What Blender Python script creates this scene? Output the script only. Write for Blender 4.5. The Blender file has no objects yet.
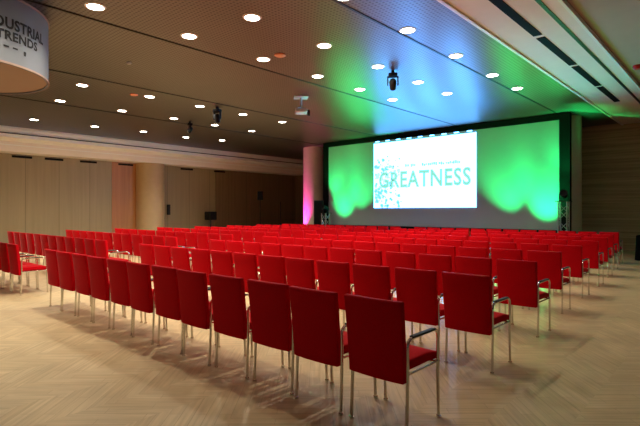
import bpy, bmesh, math, random
from mathutils import Vector, Matrix
random.seed(4)
C = bpy.context.scene.collection
PI = math.pi
EYE = 1.455
HC = 4.71            # main ceiling height
YS = 17.0            # distance of the projection wall

# ------------------------------------------------------------------ materials
def new_mat(name):
    m = bpy.data.materials.new(name); m.use_nodes = True
    nt = m.node_tree
    return m, nt, nt.nodes['Principled BSDF']

def mat(name, col, rough=.5, metal=0., spec=.5, var=0., scale=20., bump=0., sheen=0., coat=0.):
    """plain material with a little procedural mottling"""
    m, nt, b = new_mat(name)
    b.inputs['Roughness'].default_value = rough
    b.inputs['Metallic'].default_value = metal
    b.inputs['Specular IOR Level'].default_value = spec
    if sheen: b.inputs['Sheen Weight'].default_value = sheen; b.inputs['Sheen Roughness'].default_value = .22; b.inputs['Sheen Tint'].default_value = (1, .55, .55, 1)
    if coat: b.inputs['Coat Weight'].default_value = coat
    tc = nt.nodes.new('ShaderNodeTexCoord'); no = nt.nodes.new('ShaderNodeTexNoise')
    no.inputs['Scale'].default_value = scale; no.inputs['Detail'].default_value = 4
    nt.links.new(tc.outputs['Object'], no.inputs['Vector'])
    r = nt.nodes.new('ShaderNodeMix'); r.data_type = 'RGBA'
    r.inputs['A'].default_value = [c*(1-var) for c in col]+[1]
    r.inputs['B'].default_value = [min(1, c*(1+var)) for c in col]+[1]
    nt.links.new(no.outputs['Fac'], r.inputs['Factor'])
    nt.links.new(r.outputs['Result'], b.inputs['Base Color'])
    if bump:
        bp = nt.nodes.new('ShaderNodeBump'); bp.inputs['Strength'].default_value = bump
        bp.inputs['Distance'].default_value = .01
        nt.links.new(no.outputs['Fac'], bp.inputs['Height']); nt.links.new(bp.outputs['Normal'], b.inputs['Normal'])
    return m

def emit(name, col, s):
    m = bpy.data.materials.new(name); m.use_nodes = True
    nt = m.node_tree; nt.nodes.clear()
    e = nt.nodes.new('ShaderNodeEmission'); o = nt.nodes.new('ShaderNodeOutputMaterial')
    e.inputs['Color'].default_value = list(col)+[1]; e.inputs['Strength'].default_value = s
    nt.links.new(e.outputs[0], o.inputs[0])
    return m

def math_node(nt, op, a, b=None):
    n = nt.nodes.new('ShaderNodeMath'); n.operation = op
    for i, v in enumerate((a, b)):
        if v is None: continue
        if isinstance(v, (int, float)): n.inputs[i].default_value = v
        else: nt.links.new(v, n.inputs[i])
    return n.outputs[0]

def floor_mat():
    m, nt, b = new_mat('parquet')
    tc = nt.nodes.new('ShaderNodeTexCoord')
    sx = nt.nodes.new('ShaderNodeSeparateXYZ'); nt.links.new(tc.outputs['Object'], sx.inputs[0])
    cols = []
    for ang in (42, -48):
        mp = nt.nodes.new('ShaderNodeMapping'); mp.inputs['Rotation'].default_value = (0, 0, math.radians(-ang))
        nt.links.new(tc.outputs['Object'], mp.inputs[0])
        br = nt.nodes.new('ShaderNodeTexBrick')
        br.inputs['Scale'].default_value = 1
        br.inputs['Brick Width'].default_value = .62; br.inputs['Row Height'].default_value = .09
        br.inputs['Mortar Size'].default_value = .0025; br.inputs['Bias'].default_value = 0
        br.inputs['Color1'].default_value = (.63, .49, .285, 1)
        br.inputs['Color2'].default_value = (.56, .42, .23, 1)
        br.inputs['Mortar'].default_value = (.46, .34, .185, 1)
        nt.links.new(mp.outputs[0], br.inputs['Vector'])
        st = nt.nodes.new('ShaderNodeMapping'); st.inputs['Scale'].default_value = (1.2, 22, 1)
        nt.links.new(mp.outputs[0], st.inputs[0])
        no = nt.nodes.new('ShaderNodeTexNoise'); no.inputs['Scale'].default_value = 1.6; no.inputs['Detail'].default_value = 5
        nt.links.new(st.outputs[0], no.inputs['Vector'])
        mr = nt.nodes.new('ShaderNodeMapRange'); mr.inputs['From Min'].default_value = .3; mr.inputs['From Max'].default_value = .7
        mr.inputs['To Min'].default_value = .82; mr.inputs['To Max'].default_value = 1.1
        nt.links.new(no.outputs['Fac'], mr.inputs['Value'])
        mx = nt.nodes.new('ShaderNodeMix'); mx.data_type = 'RGBA'; mx.blend_type = 'MULTIPLY'; mx.inputs['Factor'].default_value = 1
        nt.links.new(br.outputs['Color'], mx.inputs['A']); nt.links.new(mr.outputs[0], mx.inputs['B'])
        cols.append(mx.outputs['Result'])
    band = math_node(nt, 'GREATER_THAN', math_node(nt, 'FRACT', math_node(nt, 'MULTIPLY', sx.outputs[0], 1/.9)), .5)
    mx = nt.nodes.new('ShaderNodeMix'); mx.data_type = 'RGBA'
    nt.links.new(band, mx.inputs['Factor']); nt.links.new(cols[0], mx.inputs['A']); nt.links.new(cols[1], mx.inputs['B'])
    # large soft wear patches
    no = nt.nodes.new('ShaderNodeTexNoise'); no.inputs['Scale'].default_value = 1.4; no.inputs['Detail'].default_value = 5
    nt.links.new(tc.outputs['Object'], no.inputs['Vector'])
    mr = nt.nodes.new('ShaderNodeMapRange'); mr.inputs['From Min'].default_value = .3; mr.inputs['From Max'].default_value = .7
    mr.inputs['To Min'].default_value = .86; mr.inputs['To Max'].default_value = 1.08
    nt.links.new(no.outputs['Fac'], mr.inputs['Value'])
    m2 = nt.nodes.new('ShaderNodeMix'); m2.data_type = 'RGBA'; m2.blend_type = 'MULTIPLY'; m2.inputs['Factor'].default_value = 1
    nt.links.new(mx.outputs['Result'], m2.inputs['A']); nt.links.new(mr.outputs[0], m2.inputs['B'])
    nt.links.new(m2.outputs['Result'], b.inputs['Base Color'])
    b.inputs['Roughness'].default_value = .38
    b.inputs['Specular IOR Level'].default_value = .35
    return m

def ceiling_mat():
    """brushed metal panels with punched holes"""
    m, nt, b = new_mat('perforated_metal')
    tc = nt.nodes.new('ShaderNodeTexCoord')
    sx = nt.nodes.new('ShaderNodeSeparateXYZ'); nt.links.new(tc.outputs['Object'], sx.inputs[0])
    P = .075
    fx = math_node(nt, 'SUBTRACT', math_node(nt, 'FRACT', math_node(nt, 'MULTIPLY', sx.outputs[0], 1/P)), .5)
    fy = math_node(nt, 'SUBTRACT', math_node(nt, 'FRACT', math_node(nt, 'MULTIPLY', sx.outputs[1], 1/P)), .5)
    d = math_node(nt, 'ADD', math_node(nt, 'MULTIPLY', fx, fx), math_node(nt, 'MULTIPLY', fy, fy))
    hole = math_node(nt, 'LESS_THAN', d, .07)
    no = nt.nodes.new('ShaderNodeTexNoise'); no.inputs['Scale'].default_value = .8; no.inputs['Detail'].default_value = 3
    nt.links.new(tc.outputs['Object'], no.inputs['Vector'])
    r = nt.nodes.new('ShaderNodeMix'); r.data_type = 'RGBA'
    r.inputs['A'].default_value = (.19, .168, .162, 1); r.inputs['B'].default_value = (.23, .203, .196, 1)
    nt.links.new(no.outputs['Fac'], r.inputs['Factor'])
    h = nt.nodes.new('ShaderNodeMix'); h.data_type = 'RGBA'
    h.inputs['B'].default_value = (.09, .08, .07, 1)
    nt.links.new(hole, h.inputs['Factor']); nt.links.new(r.outputs['Result'], h.inputs['A'])
    nt.links.new(h.outputs['Result'], b.inputs['Base Color'])
    b.inputs['Metallic'].default_value = 1
    b.inputs['Roughness'].default_value = .43
    tg = nt.nodes.new('ShaderNodeCombineXYZ'); tg.inputs[1].default_value = 1      # brushed along the hall
    nt.links.new(tg.outputs[0], b.inputs['Tangent']); b.inputs['Anisotropic'].default_value = .85
    b.inputs['Specular IOR Level'].default_value = .08
    return m

def wood_mat(name, c1, c2, axis='Z', seam=None, rough=.45, wave=9.):
    """wood veneer; grain runs along axis, optional board seams every seam metres"""
    m, nt, b = new_mat(name)
    tc = nt.nodes.new('ShaderNodeTexCoord')
    mp = nt.nodes.new('ShaderNodeMapping')
    mp.inputs['Scale'].default_value = {'Z': (wave, wave, .35), 'X': (.35, .35, wave)}[axis]
    nt.links.new(tc.outputs['Object'], mp.inputs[0])
    no = nt.nodes.new('ShaderNodeTexNoise'); no.inputs['Scale'].default_value = 1; no.inputs['Detail'].default_value = 5
    nt.links.new(mp.outputs[0], no.inputs['Vector'])
    mr = nt.nodes.new('ShaderNodeMapRange'); mr.inputs['From Min'].default_value = .3; mr.inputs['From Max'].default_value = .7
    nt.links.new(no.outputs['Fac'], mr.inputs['Value'])
    r = nt.nodes.new('ShaderNodeMix'); r.data_type = 'RGBA'
    r.inputs['A'].default_value = list(c1)+[1]; r.inputs['B'].default_value = list(c2)+[1]
    nt.links.new(mr.outputs[0], r.inputs['Factor'])
    out = r.outputs['Result']
    if seam:
        sx = nt.nodes.new('ShaderNodeSeparateXYZ'); nt.links.new(tc.outputs['Object'], sx.inputs[0])
        co = sx.outputs[1] if axis == 'Z' else sx.outputs[2]
        f = math_node(nt, 'LESS_THAN', math_node(nt, 'FRACT', math_node(nt, 'MULTIPLY', co, 1/seam)), .02)
        s = nt.nodes.new('ShaderNodeMix'); s.data_type = 'RGBA'
        s.inputs['B'].default_value = [c*.7 for c in c1]+[1]
        nt.links.new(f, s.inputs['Factor']); nt.links.new(out, s.inputs['A']); out = s.outputs['Result']
    nt.links.new(out, b.inputs['Base Color'])
    b.inputs['Roughness'].default_value = rough
    return m

M = dict(
    floor=floor_mat(), ceil=ceiling_mat(),
    red=mat('red_upholstery', (.54, .0008, .007), .8, var=.12, scale=60, bump=.15, spec=.08, sheen=.3),
    chrome=mat('chrome', (.72, .70, .66), .16, metal=1, var=.03),
    pad=mat('black_armrest', (.010, .010, .010), .65, var=.1),
    plastic=mat('black_plastic', (.007, .007, .008), .6, var=.2, spec=.2),
    black=mat('black_cloth', (.006, .006, .007), .9, var=.2, spec=.05),
    grille=mat('speaker_grille', (.006, .006, .007), .7, var=.3, scale=300, spec=.1),
    plaster=mat('beige_plaster', (.84, .74, .65), .75, var=.05, scale=3),
    browng=mat('brown_plaster', (.42, .29, .23), .7, var=.05, scale=3),
    white=mat('white_plaster', (.88, .85, .80), .7, var=.05, scale=4),
    slot=mat('dark_slot', (.010, .008, .007), .8, var=.2, spec=.05),
    lip=mat('pale_metal_lip', (.88, .85, .80), .5, metal=0, var=.04),
    track=mat('slot_metal', (.03, .025, .022), .5, metal=.5, var=.2),
    wall=wood_mat('beige_veneer', (.33, .245, .12), (.39, .29, .145), 'Z', 1.35),
    orange=wood_mat('orange_veneer', (.40, .16, .05), (.50, .21, .07), 'Z'),
    brown=wood_mat('brown_veneer', (.20, .13, .06), (.25, .16, .075), 'Z', 1.35),
    slat=wood_mat('striped_veneer', (.34, .24, .125), (.62, .45, .255), 'X', .30, wave=13.),
    pillar=mat('pillar_stone', (.50, .35, .19), .5, var=.08, scale=4),
    pillarg=mat('grey_pillar', (.62, .56, .47), .5, var=.08, scale=4),
    screen=mat('grey_projection_cloth', (.31, .31, .355), .8, var=.03, scale=2),
    drum=mat('grey_fabric_sign', (.22, .24, .275), .8, var=.04, scale=6),
    drumu=mat('brown_metal_disc', (.30, .20, .14), .5, metal=.3, var=.05, scale=3),
    ink=mat('black_ink', (.006, .006, .006), .7, var=.1),
    alum=mat('aluminium_tube', (.50, .50, .50), .35, metal=1, var=.05),
    whitep=mat('white_plastic', (.5, .48, .46), .45, var=.04),
    redp=mat('red_plastic', (.45, .02, .02), .5, var=.1),
    orangep=mat('orange_plastic', (.75, .30, .16), .5, var=.1),
    lamp=emit('lamp_glow', (1, .93, .80), 26),
    blue=emit('added_blue_led', (.10, .35, 1), 8),
    green=emit('green_led', (.05, 1, .25), 8),
    pink=emit('magenta_led', (1, .02, .35), 8),
    slide=emit('slide_white', (.10, .42, 1.0), 11),
    slideblue=emit('slide_blue', (.22, .75, 1.0), 1.1),
    slidecyan=emit('slide_cyan', (.34, .95, .95), 1.7),
    slidegreen=emit('slide_green', (.30, .86, .66), 1.0),
    slidedark=emit('slide_dark', (.05, .16, .22), 1.0),
    slidetext=emit('slide_grey', (.30, .38, .46), .8),
    slideband=emit('slide_band', (.14, .30, .26), .8),
)

# ------------------------------------------------------------------ mesh helpers
def obj(name, bm, m, parent=None, loc=(0, 0, 0), smooth=True):
    me = bpy.data.meshes.new(name); bm.normal_update(); bm.to_mesh(me); bm.free()
    me.materials.append(M[m])
    if smooth:
        for p in me.polygons: p.use_smooth = True
        try: me.set_sharp_from_angle(angle=math.radians(40))
        except Exception: pass
    o = bpy.data.objects.new(name, me); C.objects.link(o); o.location = loc
    if parent: o.parent = parent
    return o

def thing(name, label, cat, loc=(0, 0, 0), rz=0, group=None):
    o = bpy.data.objects.new(name, None); C.objects.link(o); o.empty_display_size = .1
    o.location = loc; o.rotation_euler = (0, 0, rz)
    return tag(o, label, cat, group)

def tag(o, label, cat, group=None):
    o['label'] = label; o['category'] = cat
    if group: o['group'] = group
    return o

def struct(name, bm, m, label=None, smooth=False):
    o = obj(name, bm, m, smooth=smooth); o['kind'] = 'structure'
    if label: o['label'] = label; 
    return o

def dup(root, loc, label, rz=None):
    r = root.copy(); C.objects.link(r); r.location = loc; r['label'] = label
    if rz is not None: r.rotation_euler = (0, 0, rz)
    for ch in list(root.children):
        c = ch.copy(); C.objects.link(c); c.parent = r
        for g in list(ch.children):
            d = g.copy(); C.objects.link(d); d.parent = c
    return r

def box(bm, lo, hi, bevel=0., seg=2):
    b2 = bmesh.new()
    bmesh.ops.create_cube(b2, size=1)
    s = [hi[i]-lo[i] for i in range(3)]; c = [(hi[i]+lo[i])/2 for i in range(3)]
    for v in b2.verts: v.co = Vector([v.co[i]*s[i]+c[i] for i in range(3)])
    if bevel: bmesh.ops.bevel(b2, geom=b2.edges[:], offset=bevel, segments=seg, affect='EDGES', profile=.5)
    merge(bm, b2)
    return bm

def merge(bm, b2, mtx=None):
    me = bpy.data.meshes.new('tmp'); 
    if mtx is not None: bmesh.ops.transform(b2, matrix=mtx, verts=b2.verts[:])
    b2.to_mesh(me); b2.free(); bm.from_mesh(me); bpy.data.meshes.remove(me)

def tube(bm, pts, r, n=8, closed=False, r2=None):
    pts = [Vector(p) for p in pts]; rings = []; N = len(pts)
    prev = None
    for i, p in enumerate(pts):
        a = pts[(i-1) % N] if (i > 0 or closed) else p
        b = pts[(i+1) % N] if (i < N-1 or closed) else p
        t = (b-a).normalized()
        if prev is None:
            u = t.orthogonal().normalized()
        else:
            u = (prev - t*prev.dot(t)).normalized()
        prev = u; w = t.cross(u)
        rr = r if r2 is None else r+(r2-r)*i/max(1, N-1)
        rings.append([bm.verts.new(p+(u*math.cos(2*PI*k/n)+w*math.sin(2*PI*k/n))*rr) for k in range(n)])
    for i in range(N if closed else N-1):
        A, B = rings[i], rings[(i+1) % N]
        for k in range(n): bm.faces.new((A[k], A[(k+1) % n], B[(k+1) % n], B[k]))
    if not closed:
        bm.faces.new(rings[0][::-1]); bm.faces.new(rings[-1])
    return bm

def lathe(bm, prof, n=24, c=(0, 0, 0)):
    rings = []
    for r, z in prof:
        if r < 1e-5: rings.append([bm.verts.new((c[0], c[1], c[2]+z))])
        else: rings.append([bm.verts.new((c[0]+r*math.cos(2*PI*k/n), c[1]+r*math.sin(2*PI*k/n), c[2]+z)) for k in range(n)])
    for A, B in zip(rings, rings[1:]):
        for k in range(n):
            k2 = (k+1) % n
            if len(A) == 1 and len(B) == 1: continue
            if len(A) == 1: bm.faces.new((A[0], B[k2], B[k]))
            elif len(B) == 1: bm.faces.new((A[k], A[k2], B[0]))
            else: bm.faces.new((A[k], A[k2], B[k2], B[k]))
    bmesh.ops.recalc_face_normals(bm, faces=bm.faces[:])
    return bm

def arc(c, r, a0, a1, n, plane):
    out = []
    for i in range(n+1):
        a = math.radians(a0+(a1-a0)*i/n)
        u, v = r*math.cos(a), r*math.sin(a)
        out.append({'yz': (c[0], c[1]+u, c[2]+v), 'xz': (c[0]+u, c[1], c[2]+v), 'xy': (c[0]+u, c[1]+v, c[2])}[plane])
    return out

def nb(): return bmesh.new()
def bx(lo, hi, bevel=0., seg=2): return box(bmesh.new(), lo, hi, bevel, seg)

# ------------------------------------------------------------------ the room
XL, XR, YF, YB, Y0 = -23.2, 5.0, 20.6, 23.2, -6.0
struct('floor', bx((XL-.2, Y0, -.1), (XR+.2, YB+.2, 0)), 'floor', 'pale oak parquet floor')
struct('ceiling', bx((-21.1, Y0, HC), (-3.48, YB, HC+.15)), 'ceil', 'perforated metal ceiling with recessed lamps')
# left side: two stepped fascias, then the wall panelling
struct('ceiling_step_upper', bx((-22.3, Y0, 4.29), (-21.1, YB, HC+.15)), 'white', 'pale stepped ceiling edge over the left side')
struct('ceiling_step_lower', bx((XL-.2, Y0, 3.88), (-22.3, YB, HC+.15)), 'plaster', 'beige soffit above the left wall')
for i, (x, z) in enumerate(((-21.09, HC-.10), (-21.09, 4.43), (-22.29, 4.13))):
    struct('trim_%d' % (i+1), bx((x, Y0, z), (x+.02, YB, z+.035)), 'track' if i == 1 else 'lip')
struct('wall_left', bx((XL-.2, Y0, 0), (XL, YB, 3.88)), 'wall', 'beige wood panelled left wall')
for i, (a, b, m) in enumerate(((10.5, 12.0, 'orange'), (16.6, 19.2, 'brown'), (19.2, YB, 'brown'))):
    struct('wall_left_panel.%03d' % (i+1), bx((XL, a+.01, .05), (XL+.03, b-.01, 3.86)), m)
slots = [5.1, 6.63, 7.9, 9.4, 11.2, 14.7, 16.9]
for y in slots:
    o = obj('air_vent', bx((XL, y-.38, 3.73), (XL+.04, y+.38, 3.82)), 'slot', smooth=False)
    n = slots.index(y)
    tag(o, ['dark vent slot at the camera end of the left wall top'][0] if n == 0 else
        'dark vent slot along the left wall top, %s from the camera end' % ['', 'second', 'third', 'fourth', 'fifth', 'sixth', 'seventh'][n],
        'vent', 'vent slots along the top of the left wall')
struct('pillar_left', lathe(nb(), [(.0, 0), (.70, 0), (.70, 3.88), (0, 3.88)], 40, (XL+.25, 12.4, 0)), 'pillar', 'round beige pillar against the left wall', smooth=True)
# far wall
struct('wall_back_left', bx((XL, YB, 0), (-10, YB+.2, HC+.15)), 'brown', 'brown wood wall behind the left of the stage')
struct('wall_back_right', bx((-10, YF, 0), (XR, YF+.2, HC+.15)), 'slat', 'brown striped wood wall right of the screen')
# right side bulkhead
ZB = 4.66
struct('ceiling_bulkhead', bx((-3.48, Y0, ZB), (-2.12, YF, ZB+.2)), 'plaster', 'beige ceiling bulkhead with two dark slots')
struct('ceiling_right', bx((-2.12, Y0, ZB+.05), (XR+.2, YF, ZB+.25)), 'browng', 'plain brown ceiling right of the bulkhead')
struct('trim_4', bx((-3.50, Y0, ZB-.03), (-3.44, YF, ZB+.1)), 'lip')
struct('trim_5', bx((-2.14, Y0, ZB-.03), (-2.09, YF, ZB+.1)), 'lip')
struct('wall_right', bx((XR, Y0, 0), (XR+.2, YF, HC+.15)), 'browng', 'right wall beyond the picture')
# slots of the bulkhead
gy = 6.6; k = 0
slotw = ['nearest the camera', 'second from the camera', 'third from the camera', 'nearest the far wall']
for k in range(4):
    y0 = 6.9+k*2.35
    o = obj('air_vent', bx((-2.93, y0, ZB-.012), (-2.78, y0+2.2, ZB+.01)), 'slot', smooth=False)
    tag(o, 'wide dark slot in the beige bulkhead, %s' % slotw[k], 'vent', 'wide slots in the right bulkhead')
struct('trim_6', bx((-2.41, Y0, ZB-.012), (-2.35, YF, ZB+.01)), 'track', 'narrow dark slot along the beige bulkhead')
# long track joints of the metal ceiling
for i, x in enumerate((-4.75, -8.27, -11.95, -15.6)):
    struct('trim_%d' % (7+i), bx((x-.022, Y0, HC-.012), (x+.022, YB-.3, HC+.01)), 'track')
# pillars either side of the screen
struct('pillar_back_right', lathe(nb(), [(.0, 0), (.42, 0), (.42, HC), (0, HC)], 36, (-4.67, 18.1, 0)), 'pillarg', 'grey pillar right of the projection wall', smooth=True)
struct('pillar_back_left', lathe(nb(), [(.0, 0), (.55, 0), (.55, HC), (0, HC)], 36, (-16.72, 18.1, 0)), 'pillarg', 'magenta lit pillar left of the projection wall', smooth=True)

# ------------------------------------------------------------------ chairs
PW, PD = .224, .20      # leg spacing (half)
def make_chair():
    t = thing('conference_chair', 'x', 'chair', group='red chairs in rows facing the screen')
    # seat
    b = bmesh.new(); bmesh.ops.create_cube(b, size=1); bmesh.ops.subdivide_edges(b, edges=b.edges[:], cuts=5, use_grid_fill=True)
    for v in b.verts:
        x, y, z = v.co*2
        X = x*.208; Y = .020+y*.235
        Z = .445+z*.034
        if z > 0: Z += .016*(1-x*x)*(1-y*y)
        if y > .5: Z -= .03*(y-.5)*2*(1 if z > 0 else .4)
        v.co = (X, Y, Z)
    bmesh.ops.bevel(b, geom=[e for e in b.edges if e.is_manifold and e.calc_face_angle(0) > .9], offset=.016, segments=3, affect='EDGES', profile=.5)
    obj('seat', b, 'red', t)
    # backrest: tall padded panel, slightly hollow and reclined
    b = bmesh.new(); bmesh.ops.create_cube(b, size=1); bmesh.ops.subdivide_edges(b, edges=b.edges[:], cuts=6, use_grid_fill=True)
    for v in b.verts:
        x, y, z = v.co*2
        hz = (z+1)/2
        X = x*(.222+.010*hz); Z = .345+.535*hz
        Y = -.222-.050*hz**1.4 + y*.024 - .014*(1-x*x)
        v.co = (X, Y, Z)
    bmesh.ops.bevel(b, geom=[e for e in b.edges if e.is_manifold and e.calc_face_angle(0) > .9], offset=.012, segments=3, affect='EDGES', profile=.5)
    obj('backrest', b, 'red', t)
    AZ = .625
    for s in (-1, 1):
        x = s*PW
        b = nb(); tube(b, [(x, -PD-.012, .0), (x, -PD, .30), (x, -PD, AZ-.075)], .0115); lathe(b, [(0, 0), (.017, 0), (.017, .012), (0, .012)], 10, (x, -PD-.012, 0))
        obj('leg', b, 'chrome', t)
        b = nb(); tube(b, [(x, PD+.012, .0), (x, PD, .30), (x, PD, AZ-.065)], .0115); lathe(b, [(0, 0), (.017, 0), (.017, .012), (0, .012)], 10, (x, PD+.012, 0))
        obj('leg', b, 'chrome', t)
        # arm loop between the two legs with a black pad on it
        pts = [(x, -PD, AZ-.08)]+arc((x, -PD+.05, AZ-.05), .05, 180, 90, 5, 'yz')+arc((x, PD-.06, AZ-.055), .06, 90, 0, 5, 'yz')+[(x, PD, AZ-.07)]
        a = obj('armrest', tube(nb(), pts, .0115), 'chrome', t)
        b = bx((x-.019, -PD+.05, AZ+.002), (x+.019, PD-.06, AZ+.018), .007, 2)
        p = obj('arm_pad', b, 'pad', a); p['label'] = 'black arm pad'
    b = nb()
    for y in (-PD+.03, PD-.03): tube(b, [(-PW, y, .40), (PW, y, .40)], .009)
    for x in (-.13, .13): tube(b, [(x, -PD+.03, .40), (x, PD-.03, .40)], .009)
    for s in (-1, 1): tube(b, [(s*PW, -PD, .40), (s*PW, PD, .40)], .009)
    obj('seat_frame', b, 'chrome', t)
    return t

rows_word = ['row nearest the camera', 'second row from the camera', 'third row from the camera', 'fourth row from the camera', 'middle row',
             'fourth row from the screen', 'third row from the screen', 'second row from the screen', 'row nearest the screen']
ordw = ['', 'second', 'third', 'fourth', 'fifth', 'sixth', 'seventh', 'eighth', 'ninth', 'tenth', 'eleventh', 'twelfth']
drift = [(2.64, -1.65), (4.17, -1.72), (5.68, -1.81), (7.48, -2.0), (8.9, -2.08), (11, -2.2), (14.7, -2.60), (20, -3)]
def end_x(y):
    for (a, b), (c, d) in zip(drift, drift[1:]):
        if y <= c: return b+(d-b)*(y-a)/(c-a)
PITCH = .531
A42 = math.radians(42)
def px(x, y):
    f = -x*math.sin(A42)+y*math.cos(A42); r = x*math.cos(A42)+y*math.sin(A42)
    return 320+476*r/f
chair0 = make_chair(); used = False
for r in range(9):
    yl = 2.64+1.545*r                         # line of the rear feet
    ex = end_x(yl)
    for blk in (0, 1):
        for i in range(12):
            x = ex-PW+.02-PITCH*i if blk == 0 else -9.55-PITCH*i-.02*r
            y = yl+PD+.012
            if px(x+.3, y) < -25: continue
            if blk == 0:
                w = 'at the right end of the %s' % rows_word[r] if i == 0 else \
                    'beside the aisle in the %s, right block' % rows_word[r] if i == 11 else \
                    '%s from the right end of the %s' % (ordw[i], rows_word[r])
            else:
                w = 'left of the aisle, first seat in the %s' % rows_word[r] if i == 0 else \
                    'at the far left end of the %s' % rows_word[r] if i == 11 else \
                    'left of the aisle, %s seat in the %s' % (ordw[i], rows_word[r])
            lab = 'red chair '+w
            jx, jy, jr = random.uniform(-.004, .004), random.uniform(-.015, .015), random.uniform(-.02, .02)
            if not used:
                used = True; chair0.location = (x, y, 0); chair0['label'] = lab; o = chair0
            else:
                o = dup(chair0, (x+jx, y+jy, 0), lab, jr)
            o['group'] = 'red chairs right of the aisle' if blk == 0 else 'red chairs left of the aisle'

# ------------------------------------------------------------------ projection wall
XA, XB = -14.86, -4.60
t = thing('projection_wall', 'wide grey projection wall in a black frame, lit green at both sides', 'screen', (-9.7, YS, 0))
def rel(o, root): o.parent = root; o.location = (0, 0, 0); return o
ox, oy = -9.7, YS
def pbox(name, lo, hi, m, parent, bevel=0.):
    lo = (lo[0]-ox, lo[1]-oy, lo[2]); hi = (hi[0]-ox, hi[1]-oy, hi[2])
    return obj(name, bx(lo, hi, bevel), m, parent, smooth=False)
pbox('screen_cloth', (XA, YS, .80), (XB, YS+.04, 4.49), 'screen', t)
pbox('frame_rail', (XA-.2, YS-.05, 4.47), (XB+.28, YS+.12, 4.67), 'black', t)
pbox('frame_rail', (XA-.2, YS-.05, .70), (XB+.28, YS+.12, .82), 'black', t)
pbox('frame_post', (XA-.20, YS-.06, 0), (XA+.10, YS+.14, 4.67), 'black', t)
pbox('frame_post', (XB-.04, YS-.06, 0), (XB+.28, YS+.14, 4.67), 'black', t)
# the slide thrown on the wall
SX0, SX1, SZ0, SZ1 = -12.14, -7.50, 1.59, 4.38
sl = pbox('projected_slide', (SX0, YS-.012, SZ0), (SX1, YS-.002, SZ1), 'slide', t)
sl['label'] = 'bright white slide with pale green word and blue splashes'
W, Hh = SX1-SX0, SZ1-SZ0
band = pbox('slide_top_band', (SX0, YS-.014, SZ1), (SX1, YS-.003, 4.56), 'slideband', sl)
b = nb()
for k in range(9):
    x = SX0+.10+k*(W-.2)/8.5
    box(b, (x-ox, -.018, SZ1+.05), (x+.20-ox, -.015, SZ1+.13))
obj('band_dash', b, 'slide', sl, smooth=False)

def text_bm(s, size, spacing=1.0, off=0.):
    cu = bpy.data.curves.new('txt', 'FONT'); cu.body = s; cu.size = size; cu.space_character = spacing; cu.extrude = 0; cu.resolution_u = 3; cu.offset = off
    o = bpy.data.objects.new('txt', cu); C.objects.link(o)
    bpy.context.view_layer.update()
    me = bpy.data.meshes.new_from_object(o.evaluated_get(bpy.context.evaluated_depsgraph_get()))
    bpy.data.objects.remove(o); bpy.data.curves.remove(cu)
    bm = bmesh.new(); bm.from_mesh(me); bpy.data.meshes.remove(me)
    return bm
def fit(bm, x0, x1, z0, z1):
    xs = [v.co.x for v in bm.verts]; ys = [v.co.y for v in bm.verts]
    a, b2, c, d = min(xs), max(xs), min(ys), max(ys)
    for v in bm.verts:
        v.co = ((v.co.x-a)/(b2-a)*(x1-x0)+x0, 0, (v.co.y-c)/(d-c)*(z1-z0)+z0)
    return bm
def thicken(bm, vec):
    g = bmesh.ops.extrude_face_region(bm, geom=bm.faces[:])
    bmesh.ops.translate(bm, verts=[e for e in g['geom'] if isinstance(e, bmesh.types.BMVert)], vec=vec)
    bmesh.ops.recalc_face_normals(bm, faces=bm.faces[:])
    return bm
def slide_text(name, s, u0, u1, v0, v1, m, sp=1.0, d=-.016, off=0.):
    b = fit(text_bm(s, 1, sp, off), SX0+u0*W-ox, SX0+u1*W-ox, SZ0+v0*Hh, SZ0+v1*Hh)
    for v in b.verts: v.co.y = d
    thicken(b, (0, .004, 0))
    return obj(name, b, m, sl, smooth=False)
slide_text('slide_headline', 'GREATNESS', .06, .955, .30, .545, 'slidegreen', 1.08, off=.022)
b = nb(); cr = random.Random(3)
for u0, u1 in ((.15, .23), (.34, .375), (.40, .45), (.51, .55), (.57, .645), (.67, .715), (.735, .79), (.80, .86)):   # a line of print too small to read
    u = u0
    while u < u1:
        wd = cr.uniform(.008, .014); h0 = .60+cr.uniform(0, .012); h1 = .635+cr.uniform(-.008, .012)
        box(b, (SX0+u*W-ox, -.016, SZ0+h0*Hh), (SX0+(u+wd)*W-ox, -.013, SZ0+h1*Hh)); u += wd+.006
obj('slide_caption', b, 'slidetext', sl, smooth=False)
# splashes of blue, cyan and dark specks at the left of the slide
rnd = random.Random(11)
for name, m, n, u, v, su, sv, r0, r1 in (('blue_splash', 'slideblue', 46, .10, .22, .08, .12, .02, .10), ('cyan_splash', 'slidecyan', 60, .17, .46, .10, .16, .02, .09),
                                         ('blue_splash', 'slideblue', 26, .07, .60, .05, .07, .02, .09), ('dark_speck', 'slidedark', 34, .17, .42, .11, .20, .012, .032)):
    b = nb(); lay = {'blue_splash': -.015, 'cyan_splash': -.0145, 'dark_speck': -.0175}[name]
    for k in range(n):
        uu = min(.42, max(.025, rnd.gauss(u, su))); vv = min(.8, max(.03, rnd.gauss(v, sv)))
        r = rnd.uniform(r0, r1); cx, cz = SX0+uu*W-ox, SZ0+vv*Hh
        nn = 9; lay2 = lay - .00002*k
        ring = [b.verts.new((cx+r*math.cos(2*PI*q/nn)*rnd.uniform(.6, 1.2), lay2, cz+r*math.sin(2*PI*q/nn)*rnd.uniform(.6, 1.2))) for q in range(nn)]
        b.faces.new(ring)
    thicken(b, (0, .002, 0))
    obj(name, b, m, sl, smooth=False)

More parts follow.
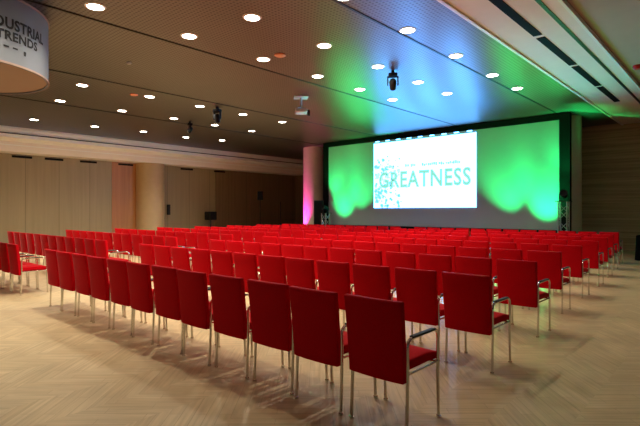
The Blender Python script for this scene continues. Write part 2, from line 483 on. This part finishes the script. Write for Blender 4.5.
# ------------------------------------------------------------------ drum sign under the ceiling
DC, DR, DZ0, DZ1 = (-9.52, 1.74), 1.34, 3.66, 4.705
drum = t = thing('drum_sign', 'large round grey drum sign with black lettering hanging from the ceiling', 'sign', (DC[0], DC[1], DZ0))
b = lathe(nb(), [(DR, 0), (DR, DZ1-DZ0), (DR-.03, DZ1-DZ0), (DR-.03, .0), (DR, 0)], 72)
obj('drum_side', b, 'drum', t)
obj('drum_underside', lathe(nb(), [(0, .02), (DR-.03, .02), (DR-.03, .04), (0, .04)], 72), 'drumu', t)
b = nb()
for z in (0, DZ1-DZ0-.03): lathe(b, [(DR-.005, z), (DR+.012, z), (DR+.012, z+.03), (DR-.005, z+.03), (DR-.005, z)], 72)
obj('drum_rim', b, 'browng', t)
def drum_text(s, a0, a1, z0, z1, name='lettering'):
    """bend the word round the drum; a0..a1 are angles of its left and right end"""
    b = fit(text_bm(s, 1, 1.05, .034), 0, 1, z0, z1)
    bmesh.ops.triangulate(b, faces=b.faces[:])
    bmesh.ops.subdivide_edges(b, edges=[e for e in b.edges if abs(e.verts[0].co.x-e.verts[1].co.x) > .02], cuts=3)
    for v in b.verts:
        a = math.radians(a0+(a1-a0)*v.co.x)
        v.co = ((DR+.004)*math.cos(a), (DR+.004)*math.sin(a), v.co.z)
    bmesh.ops.recalc_face_normals(b, faces=b.faces[:])
    return obj(name, b, 'ink', drum, smooth=False)
DRUM_TEXT = True

# ------------------------------------------------------------------ recessed downlights
cols = [(-4.56, [7.42, 9.32, 11.23, 12.88]), (-6.20, [5.18, 7.01, 8.84, 10.59, 12.14]), (-7.73, [3.24, 4.95, 6.77, 8.5, 10.17, 11.75]),
        (-12.65, [5.03, 6.81, 8.48, 10.17, 11.99]), (-15.0, [5.31, 7.18, 8.99, 10.71, 12.52]), (-18.6, [5.78, 7.82, 9.64, 11.65, 13.25])]
exact = {(-18.6, 0): -18.9, (-18.6, 1): -18.7, (-18.6, 2): -18.4, (-18.6, 3): -18.45, (-18.6, 4): -18.0, (-15.0, 0): -15.1, (-15.0, 1): -15.1, (-12.65, 0): -12.8}
colw = ['in the column nearest the right bulkhead', 'in the second column from the right bulkhead', 'in the column right of the drum sign',
        'in the column left of the projector', 'in the second column from the left wall', 'in the column nearest the left wall']
far = ['farthest from the camera', 'second farthest', 'third farthest', 'fourth farthest', 'fifth farthest', 'sixth farthest', 'seventh farthest', 'eighth farthest', 'ninth farthest']
POW = [115, 285, 330, 330, 360, 440]
dl0 = None
def lamp(x, y, p):
    l = bpy.data.lights.new('downlight_lamp', 'SPOT'); l.energy = p; l.color = (1, .89, .70)
    l.spot_size = math.radians(145); l.spot_blend = 1; l.shadow_soft_size = .08
    o = bpy.data.objects.new('downlight_lamp', l); C.objects.link(o); o.location = (x, y, HC-.03)
for ci, (cx, ys) in enumerate(cols):
    y_lo = ys[0]
    more = []
    if ci > 0:
        yy = y_lo-1.8
        while yy > (1.0 if ci == 2 else 2.75):
            if math.hypot(cx-DC[0], yy-DC[1]) > DR+.3: more.append(yy)
            yy -= 1.8
    else:
        more = [5.6, 3.8]
    full = sorted(ys+more, reverse=True)
    for k, y in enumerate(full):
        x = exact.get((cx, ys.index(y)), cx) if y in ys else cx
        lab = 'round ceiling downlight %s, %s' % (colw[ci], far[min(k, 8)])
        if dl0 is None:
            dl0 = thing('downlight', lab, 'lamp', (x, y, HC), group='recessed ceiling downlights')
            obj('trim_ring', lathe(nb(), [(.125, .0), (.125, -.012), (.155, -.008), (.16, 0), (.125, 0)], 28), 'lip', dl0)
            obj('lens', lathe(nb(), [(0, -.004), (.125, -.004), (.125, -.009), (0, -.011)], 28), 'lamp', dl0)
        else:
            dup(dl0, (x, y, HC), lab)
        lamp(x, y, POW[ci])

# ------------------------------------------------------------------ ceiling fittings
def moving_head(name, lab, loc, rz, tilt, s=1.):
    t = thing(name, lab, 'stage light', loc, rz, 'black stage lights under the ceiling')
    obj('clamp', merge2(bx((-.05*s, -.05*s, -.10*s), (.05*s, .05*s, 0), .01)), 'plastic', t)
    obj('base', bx((-.15*s, -.13*s, -.22*s), (.15*s, .13*s, -.10*s), .02), 'plastic', t)
    b = nb()
    for q in (-1, 1): box(b, (q*.17*s-.02*s, -.05*s, -.52*s), (q*.17*s+.02*s, .05*s, -.20*s), .008)
    box(b, (-.19*s, -.05*s, -.25*s), (.19*s, .05*s, -.215*s), .008)
    obj('yoke', b, 'plastic', t)
    b = lathe(nb(), [(0, .17*s), (.09*s, .16*s), (.125*s, .08*s), (.12*s, -.05*s), (.10*s, -.20*s), (.085*s, -.20*s), (0, -.18*s)], 20)
    bmesh.ops.transform(b, matrix=Matrix.Translation((0, 0, -.46*s)) @ Matrix.Rotation(tilt, 4, 'X'), verts=b.verts[:])
    h = obj('head', b, 'plastic', t)
    b = lathe(nb(), [(0, -.19*s), (.08*s, -.203*s), (0, -.207*s)], 20)
    bmesh.ops.transform(b, matrix=Matrix.Translation((0, 0, -.46*s)) @ Matrix.Rotation(tilt, 4, 'X'), verts=b.verts[:])
    obj('lens', b, 'alum', h)
    return t
def merge2(b): return b
moving_head('hanging_stage_light', 'black moving head light hanging under the blue lit part of the ceiling', (-6.12, 9.32, HC), .6, .8, .68)
moving_head('hanging_stage_light', 'black moving head light hanging from the brown ceiling left of the projector', (-12.34, 8.9, HC), .2, .3, .75)
moving_head('hanging_stage_light', 'small black spotlight under the ceiling toward the left wall', (-15.1, 9.7, HC), -.4, -.5, .65)

t = thing('ceiling_projector', 'white projector on a ceiling mount before the screen', 'projector', (-9.49, 9.73, HC), 2.4)
obj('mount_plate', bx((-.2, -.2, -.03), (.2, .2, 0), .008), 'whitep', t)
obj('mount_pole', tube(nb(), [(0, 0, -.02), (0, 0, -.36)], .035, 12), 'whitep', t)
b = nb()
for q in (-1, 1): tube(b, [(0, 0, -.2), (q*.26, 0, -.06)], .014); tube(b, [(0, 0, -.3), (q*.22, .1, -.36)], .014)
obj('mount_arm', b, 'alum', t)
obj('projector_body', bx((-.22, -.17, -.47), (.22, .17, -.36), .03, 3), 'whitep', t)
b = lathe(nb(), [(0, .05), (.085, .05), (.085, -.02), (0, -.02)], 20)
bmesh.ops.transform(b, matrix=Matrix.Translation((.1, -.21, -.43)) @ Matrix.Rotation(PI/2, 4, 'X'), verts=b.verts[:])
obj('projector_lens', b, 'plastic', t)

def puck(name, lab, cat, x, y, z, m, r, h):
    o = obj(name, lathe(nb(), [(0, -h), (r*.7, -h), (r, -h*.5), (r, 0), (0, 0)], 20), m, loc=(x, y, z)); tag(o, lab, cat); return o
puck('smoke_detector', 'salmon smoke detector between the ceiling lamp columns right of the drum sign', 'detector', -7.25, 6.81, HC, 'orangep', .12, .04)
puck('smoke_detector', 'tiny pale sensor on the brown ceiling just right of the drum sign', 'detector', -10.09, 4.95, HC, 'whitep', .05, .04)
puck('smoke_detector', 'flat pale detector on the ceiling between two left lamp columns', 'detector', -12.75, 6.4, HC, 'orangep', .11, .035)
puck('fire_detector', 'small red alarm on the brown ceiling by the right bulkhead', 'alarm', -1.84, 12.67, ZB+.05, 'redp', .10, .08)
# pendant lamp on the drum's right side
o = obj('tube_lamp', lathe(nb(), [(0, 0), (.02, 0), (.02, .22), (0, .22)], 12), 'lamp', loc=(-8.62, 3.0, 3.60)); 
tag(o, 'short bright tube lamp beside the lower edge of the round drum sign', 'lamp')
bpy.data.objects.remove(o)

# ------------------------------------------------------------------ stage side equipment
def uplight(lab, x, y, aim, col, m, energy, size=70, z=.36, g=None, soft=.06):
    t = thing('led_uplight', lab, 'stage light', (x, y, 0), 0, g)
    obj('foot', bx((-.12, -.10, 0), (.12, .10, .02), .006), 'plastic', t)
    b = nb()
    for q in (-1, 1): box(b, (q*.125-.006, -.02, .015), (q*.125+.006, .02, .26))
    obj('bracket', b, 'plastic', t)
    d = Vector((aim[0]-x, aim[1]-y, aim[2]-.25)).normalized()
    mtx = Matrix.Translation((0, 0, .22)) @ Vector((0, 0, 1)).rotation_difference(d).to_matrix().to_4x4()
    b = lathe(nb(), [(0, -.14), (.08, -.13), (.11, -.04), (.115, .09), (.10, .09), (.095, .06), (0, .06)], 20); bmesh.ops.transform(b, matrix=mtx, verts=b.verts[:])
    h = obj('lamp_can', b, 'plastic', t)
    b = lathe(nb(), [(0, .066), (.094, .066), (.094, .072), (0, .072)], 20); bmesh.ops.transform(b, matrix=mtx, verts=b.verts[:])
    obj('lens', b, m, h)
    l = bpy.data.lights.new('uplight_lamp', 'SPOT'); l.energy = energy; l.color = col
    l.spot_size = math.radians(size); l.spot_blend = 1; l.shadow_soft_size = soft
    o = bpy.data.objects.new('uplight_lamp', l); C.objects.link(o)
    p = Vector((x, y, .22))+d*.12; o.location = p
    o.rotation_euler = d.to_track_quat('-Z', 'Y').to_euler()
    return t
G = (.006, 1, .19)
BE, GE = 1050, 360  # strengths of the added blue and green ceiling washes
gl = 'green uplights at the projection wall'
uplight('green uplight left of the slide, outer one by the black speaker', -13.78, 15.75, (-13.8, YS, 2.35), G, 'green', 1500, 52, g=gl)
uplight('green uplight left of the slide, inner one', -13.3, 15.75, (-12.55, YS, 3.2), G, 'green', 1500, 46, g=gl)
uplight('green uplight right of the slide, inner one', -5.65, 15.75, (-6.6, YS, 3.1), G, 'green', 2100, 50, g=gl)
uplight('green uplight right of the slide, outer one by the right truss tower', -5.05, 15.75, (-5.0, YS, 2.3), G, 'green', 2200, 54, g=gl)
uplight('magenta uplight at the foot of the left stage pillar', -16.95, 17.05, (-16.92, 17.58, 1.55), (1, .02, .42), 'pink', 1300, 60)

# unseen wash lights added on the floor to colour the metal ceiling
B = (.06, .34, 1)
wl = 'added wash lights colouring the ceiling'
for lab, x, col, m, e in (('added green floor wash light before the left end of the projection wall', -13.72, G, 'green', GE), ('added green floor wash light before the left edge of the slide', -12.8, G, 'green', GE),
                          ('added blue floor wash light under the left part of the slide', -11.4, B, 'blue', BE), ('added blue floor wash light under the middle of the slide', -9.9, B, 'blue', BE),
                          ('added blue floor wash light under the right part of the slide', -8.3, B, 'blue', BE),
                          ('added green floor wash light right of the slide', -6.4, G, 'green', GE), ('added green floor wash light before the right end of the projection wall', -4.95, G, 'green', GE)):
    uplight(lab, x, 16.15, (x*.47, 7.6, HC), col, m, e, 110, g=wl, soft=.12)

# speaker left of the wall
t = thing('loudspeaker', 'tall black loudspeaker in front of the magenta lit pillar', 'speaker', (-15.02, 16.6, 0), .6)
obj('cabinet', bx((-.21, -.20, .02), (.21, .20, 1.95), .02), 'plastic', t)
obj('grille', bx((-.19, -.21, .08), (.19, -.195, 1.90), .008), 'grille', t)

def truss(lab, x, y, h, head):
    t = thing('truss_tower', lab, 'truss', (x, y, 0), 0, 'short lattice towers beside the projection wall')
    obj('base_plate', bx((-.28, -.28, 0), (.28, .28, .02), .004), 'plastic', t)
    w = .13
    for sx in (-1, 1):
        for sy in (-1, 1): obj('chord', tube(nb(), [(sx*w, sy*w, .02), (sx*w, sy*w, h)], .022, 10), 'alum', t)
    b = nb(); n = int(h/.26)
    for k in range(n):
        z0, z1 = .04+k*(h-.08)/n, .04+(k+1)*(h-.08)/n
        for a, c in (((-1, -1), (1, -1)), ((1, -1), (1, 1)), ((1, 1), (-1, 1)), ((-1, 1), (-1, -1))):
            if k % 2: a, c = c, a
            tube(b, [(a[0]*w, a[1]*w, z0), (c[0]*w, c[1]*w, z1)], .010, 6)
    obj('lattice', b, 'alum', t)
    obj('top_plate', bx((-.2, -.2, h), (.2, .2, h+.02), .004), 'plastic', t)
    return t
truss('lattice truss tower right of the slide, before the thin black post', -4.36, 16.4, 1.75, 1)
truss('lattice truss tower left of the slide, beside the tall loudspeaker', -14.42, 16.4, 1.35, 1)
def spot_on(lab, x, y, z, rz):
    t = thing('stage_spotlight', lab, 'stage light', (x, y, z), rz, 'spotlights on the truss towers')
    b = nb(); box(b, (-.13, -.02, 0), (.13, .02, .015))
    for q in (-1, 1): box(b, (q*.13-.01, -.02, 0), (q*.13+.01, .02, .22))
    obj('bracket', b, 'plastic', t)
    b = lathe(nb(), [(0, -.17), (.07, -.16), (.11, -.05), (.12, .16), (.10, .16), (.10, .12), (0, .12)], 20)
    bmesh.ops.transform(b, matrix=Matrix.Translation((0, 0, .20)) @ Matrix.Rotation(math.radians(70), 4, 'X'), verts=b.verts[:])
    obj('lamp_can', b, 'plastic', t)
    l = bpy.data.lights.new('added_green_spot', 'SPOT'); l.energy = 300; l.color = G; l.spot_size = math.radians(75); l.spot_blend = 1; l.shadow_soft_size = .08  # added green beam, aimed up to tint the ceiling
    o = bpy.data.objects.new('added_green_spot', l); C.objects.link(o); o.location = (x, y, z+.45); o.rotation_euler = (math.radians(165), 0, rz)
spot_on('black spotlight on top of the right truss tower', -4.36, 16.4, 1.77, .2)
spot_on('black spotlight on top of the left truss tower', -14.42, 16.4, 1.37, -.2)

# far left corner
def tripod(name, lab, cat, x, y, h, head):
    t = thing(name, lab, cat, (x, y, 0))
    obj('pole', tube(nb(), [(0, 0, .12), (0, 0, h)], .022, 10), 'plastic', t)
    for k in range(3):
        a = 2*PI*k/3+.3
        obj('leg', tube(nb(), [(0, 0, .75), (.28*math.cos(a), .28*math.sin(a), .4), (.55*math.cos(a), .55*math.sin(a), .012)], .014, 8), 'plastic', t)
    obj('collar', lathe(nb(), [(0, .70), (.04, .70), (.04, .80), (0, .80)], 14), 'plastic', t)
    return t
tripod('speaker_stand', 'black tripod stand carrying a small speaker in the far left corner', 'stand', -19.9, 17.2, 2.05, 0)
t = thing('loudspeaker', 'small black speaker on a tripod stand in the far left corner', 'speaker', (-19.9, 17.2, 2.05), .9)
obj('cabinet', bx((-.15, -.14, .0), (.15, .14, .48), .02), 'plastic', t)
obj('grille', bx((-.13, -.152, .03), (.13, -.135, .45), .008), 'grille', t)
tripod('floor_stand', 'slim black tripod pole between corner speaker and magenta pillar', 'stand', -18.7, 17.6, 1.95, 0)
# wall items by the left pillar
t = thing('wall_box', 'small black wall box beside the left pillar', 'box', (XL+.03, 13.55, 1.25))
obj('housing', bx((0, -.09, 0), (.07, .09, .55), .01), 'plastic', t); obj('cover', bx((.07, -.07, .04), (.08, .07, .5), .003), 'pad', t)
t = thing('equipment_case', 'small black case on a stand against the left wall', 'case', (XL+.55, 15.9, 0))
obj('case_body', bx((-.28, -.22, .95), (.28, .22, 1.42), .02), 'plastic', t)
obj('stand_column', tube(nb(), [(0, 0, .02), (0, 0, .95)], .03, 10), 'plastic', t)
obj('stand_foot', lathe(nb(), [(0, 0), (.24, 0), (.22, .03), (0, .04)], 20), 'plastic', t)
# draped table at the right
t = thing('draped_table', 'black cloth covered table at the right edge behind the chairs', 'table', (-1.55, 16.9, 0))
b = bx((-.9, -.35, .70), (.9, .35, .74), .006); obj('table_top', b, 'black', t)
b = nb(); N = 96; ring = []
for k in range(N):
    a = k/N*4
    s = int(a); f = a-s
    P = [(-.9, -.35), (.9, -.35), (.9, .35), (-.9, .35)]
    p0, p1 = P[s], P[(s+1) % 4]
    x, y = p0[0]+(p1[0]-p0[0])*f, p0[1]+(p1[1]-p0[1])*f
    nx, ny = ((0, -1), (1, 0), (0, 1), (-1, 0))[s]
    q = .025*math.sin(k*1.9)+.03
    ring.append((b.verts.new((x, y, .735)), b.verts.new((x+nx*q, y+ny*q, .012))))
for k in range(N):
    a, c = ring[k], ring[(k+1) % N]; b.faces.new((a[0], a[1], c[1], c[0]))
bmesh.ops.recalc_face_normals(b, faces=b.faces[:])
bmesh.ops.solidify(b, geom=b.faces[:], thickness=.006)
obj('table_skirt', b, 'black', t)

# lettering of the drum
drum_text('INDUSTRIAL', 1, 51, .53, .70)
drum_text('TRENDS', 11, 43, .36, .505)
for a in (10, 16, 22): drum_text('-', a, a+3.5, .25, .275, 'lettering_dash')
drum_text("'", 30, 32, .20, .27)

# ------------------------------------------------------------------ world, camera
w = bpy.data.worlds.new('world'); bpy.context.scene.world = w; w.use_nodes = True
bg = w.node_tree.nodes['Background']; bg.inputs['Color'].default_value = (1, .86, .70, 1); bg.inputs['Strength'].default_value = .07
cam = bpy.data.cameras.new('camera'); co = bpy.data.objects.new('camera', cam); C.objects.link(co)
cam.sensor_width = 36; cam.lens = 36*476/640
cam.shift_y = -2/640
co.location = (0, 0, EYE); co.rotation_euler = (PI/2, 0, A42)
cam.clip_end = 200
bpy.context.scene.camera = co
vs = bpy.context.scene.view_settings
vs.view_transform = 'Standard'; vs.look = 'None'; vs.gamma = 1; vs.use_curve_mapping = False
vs.exposure = 0
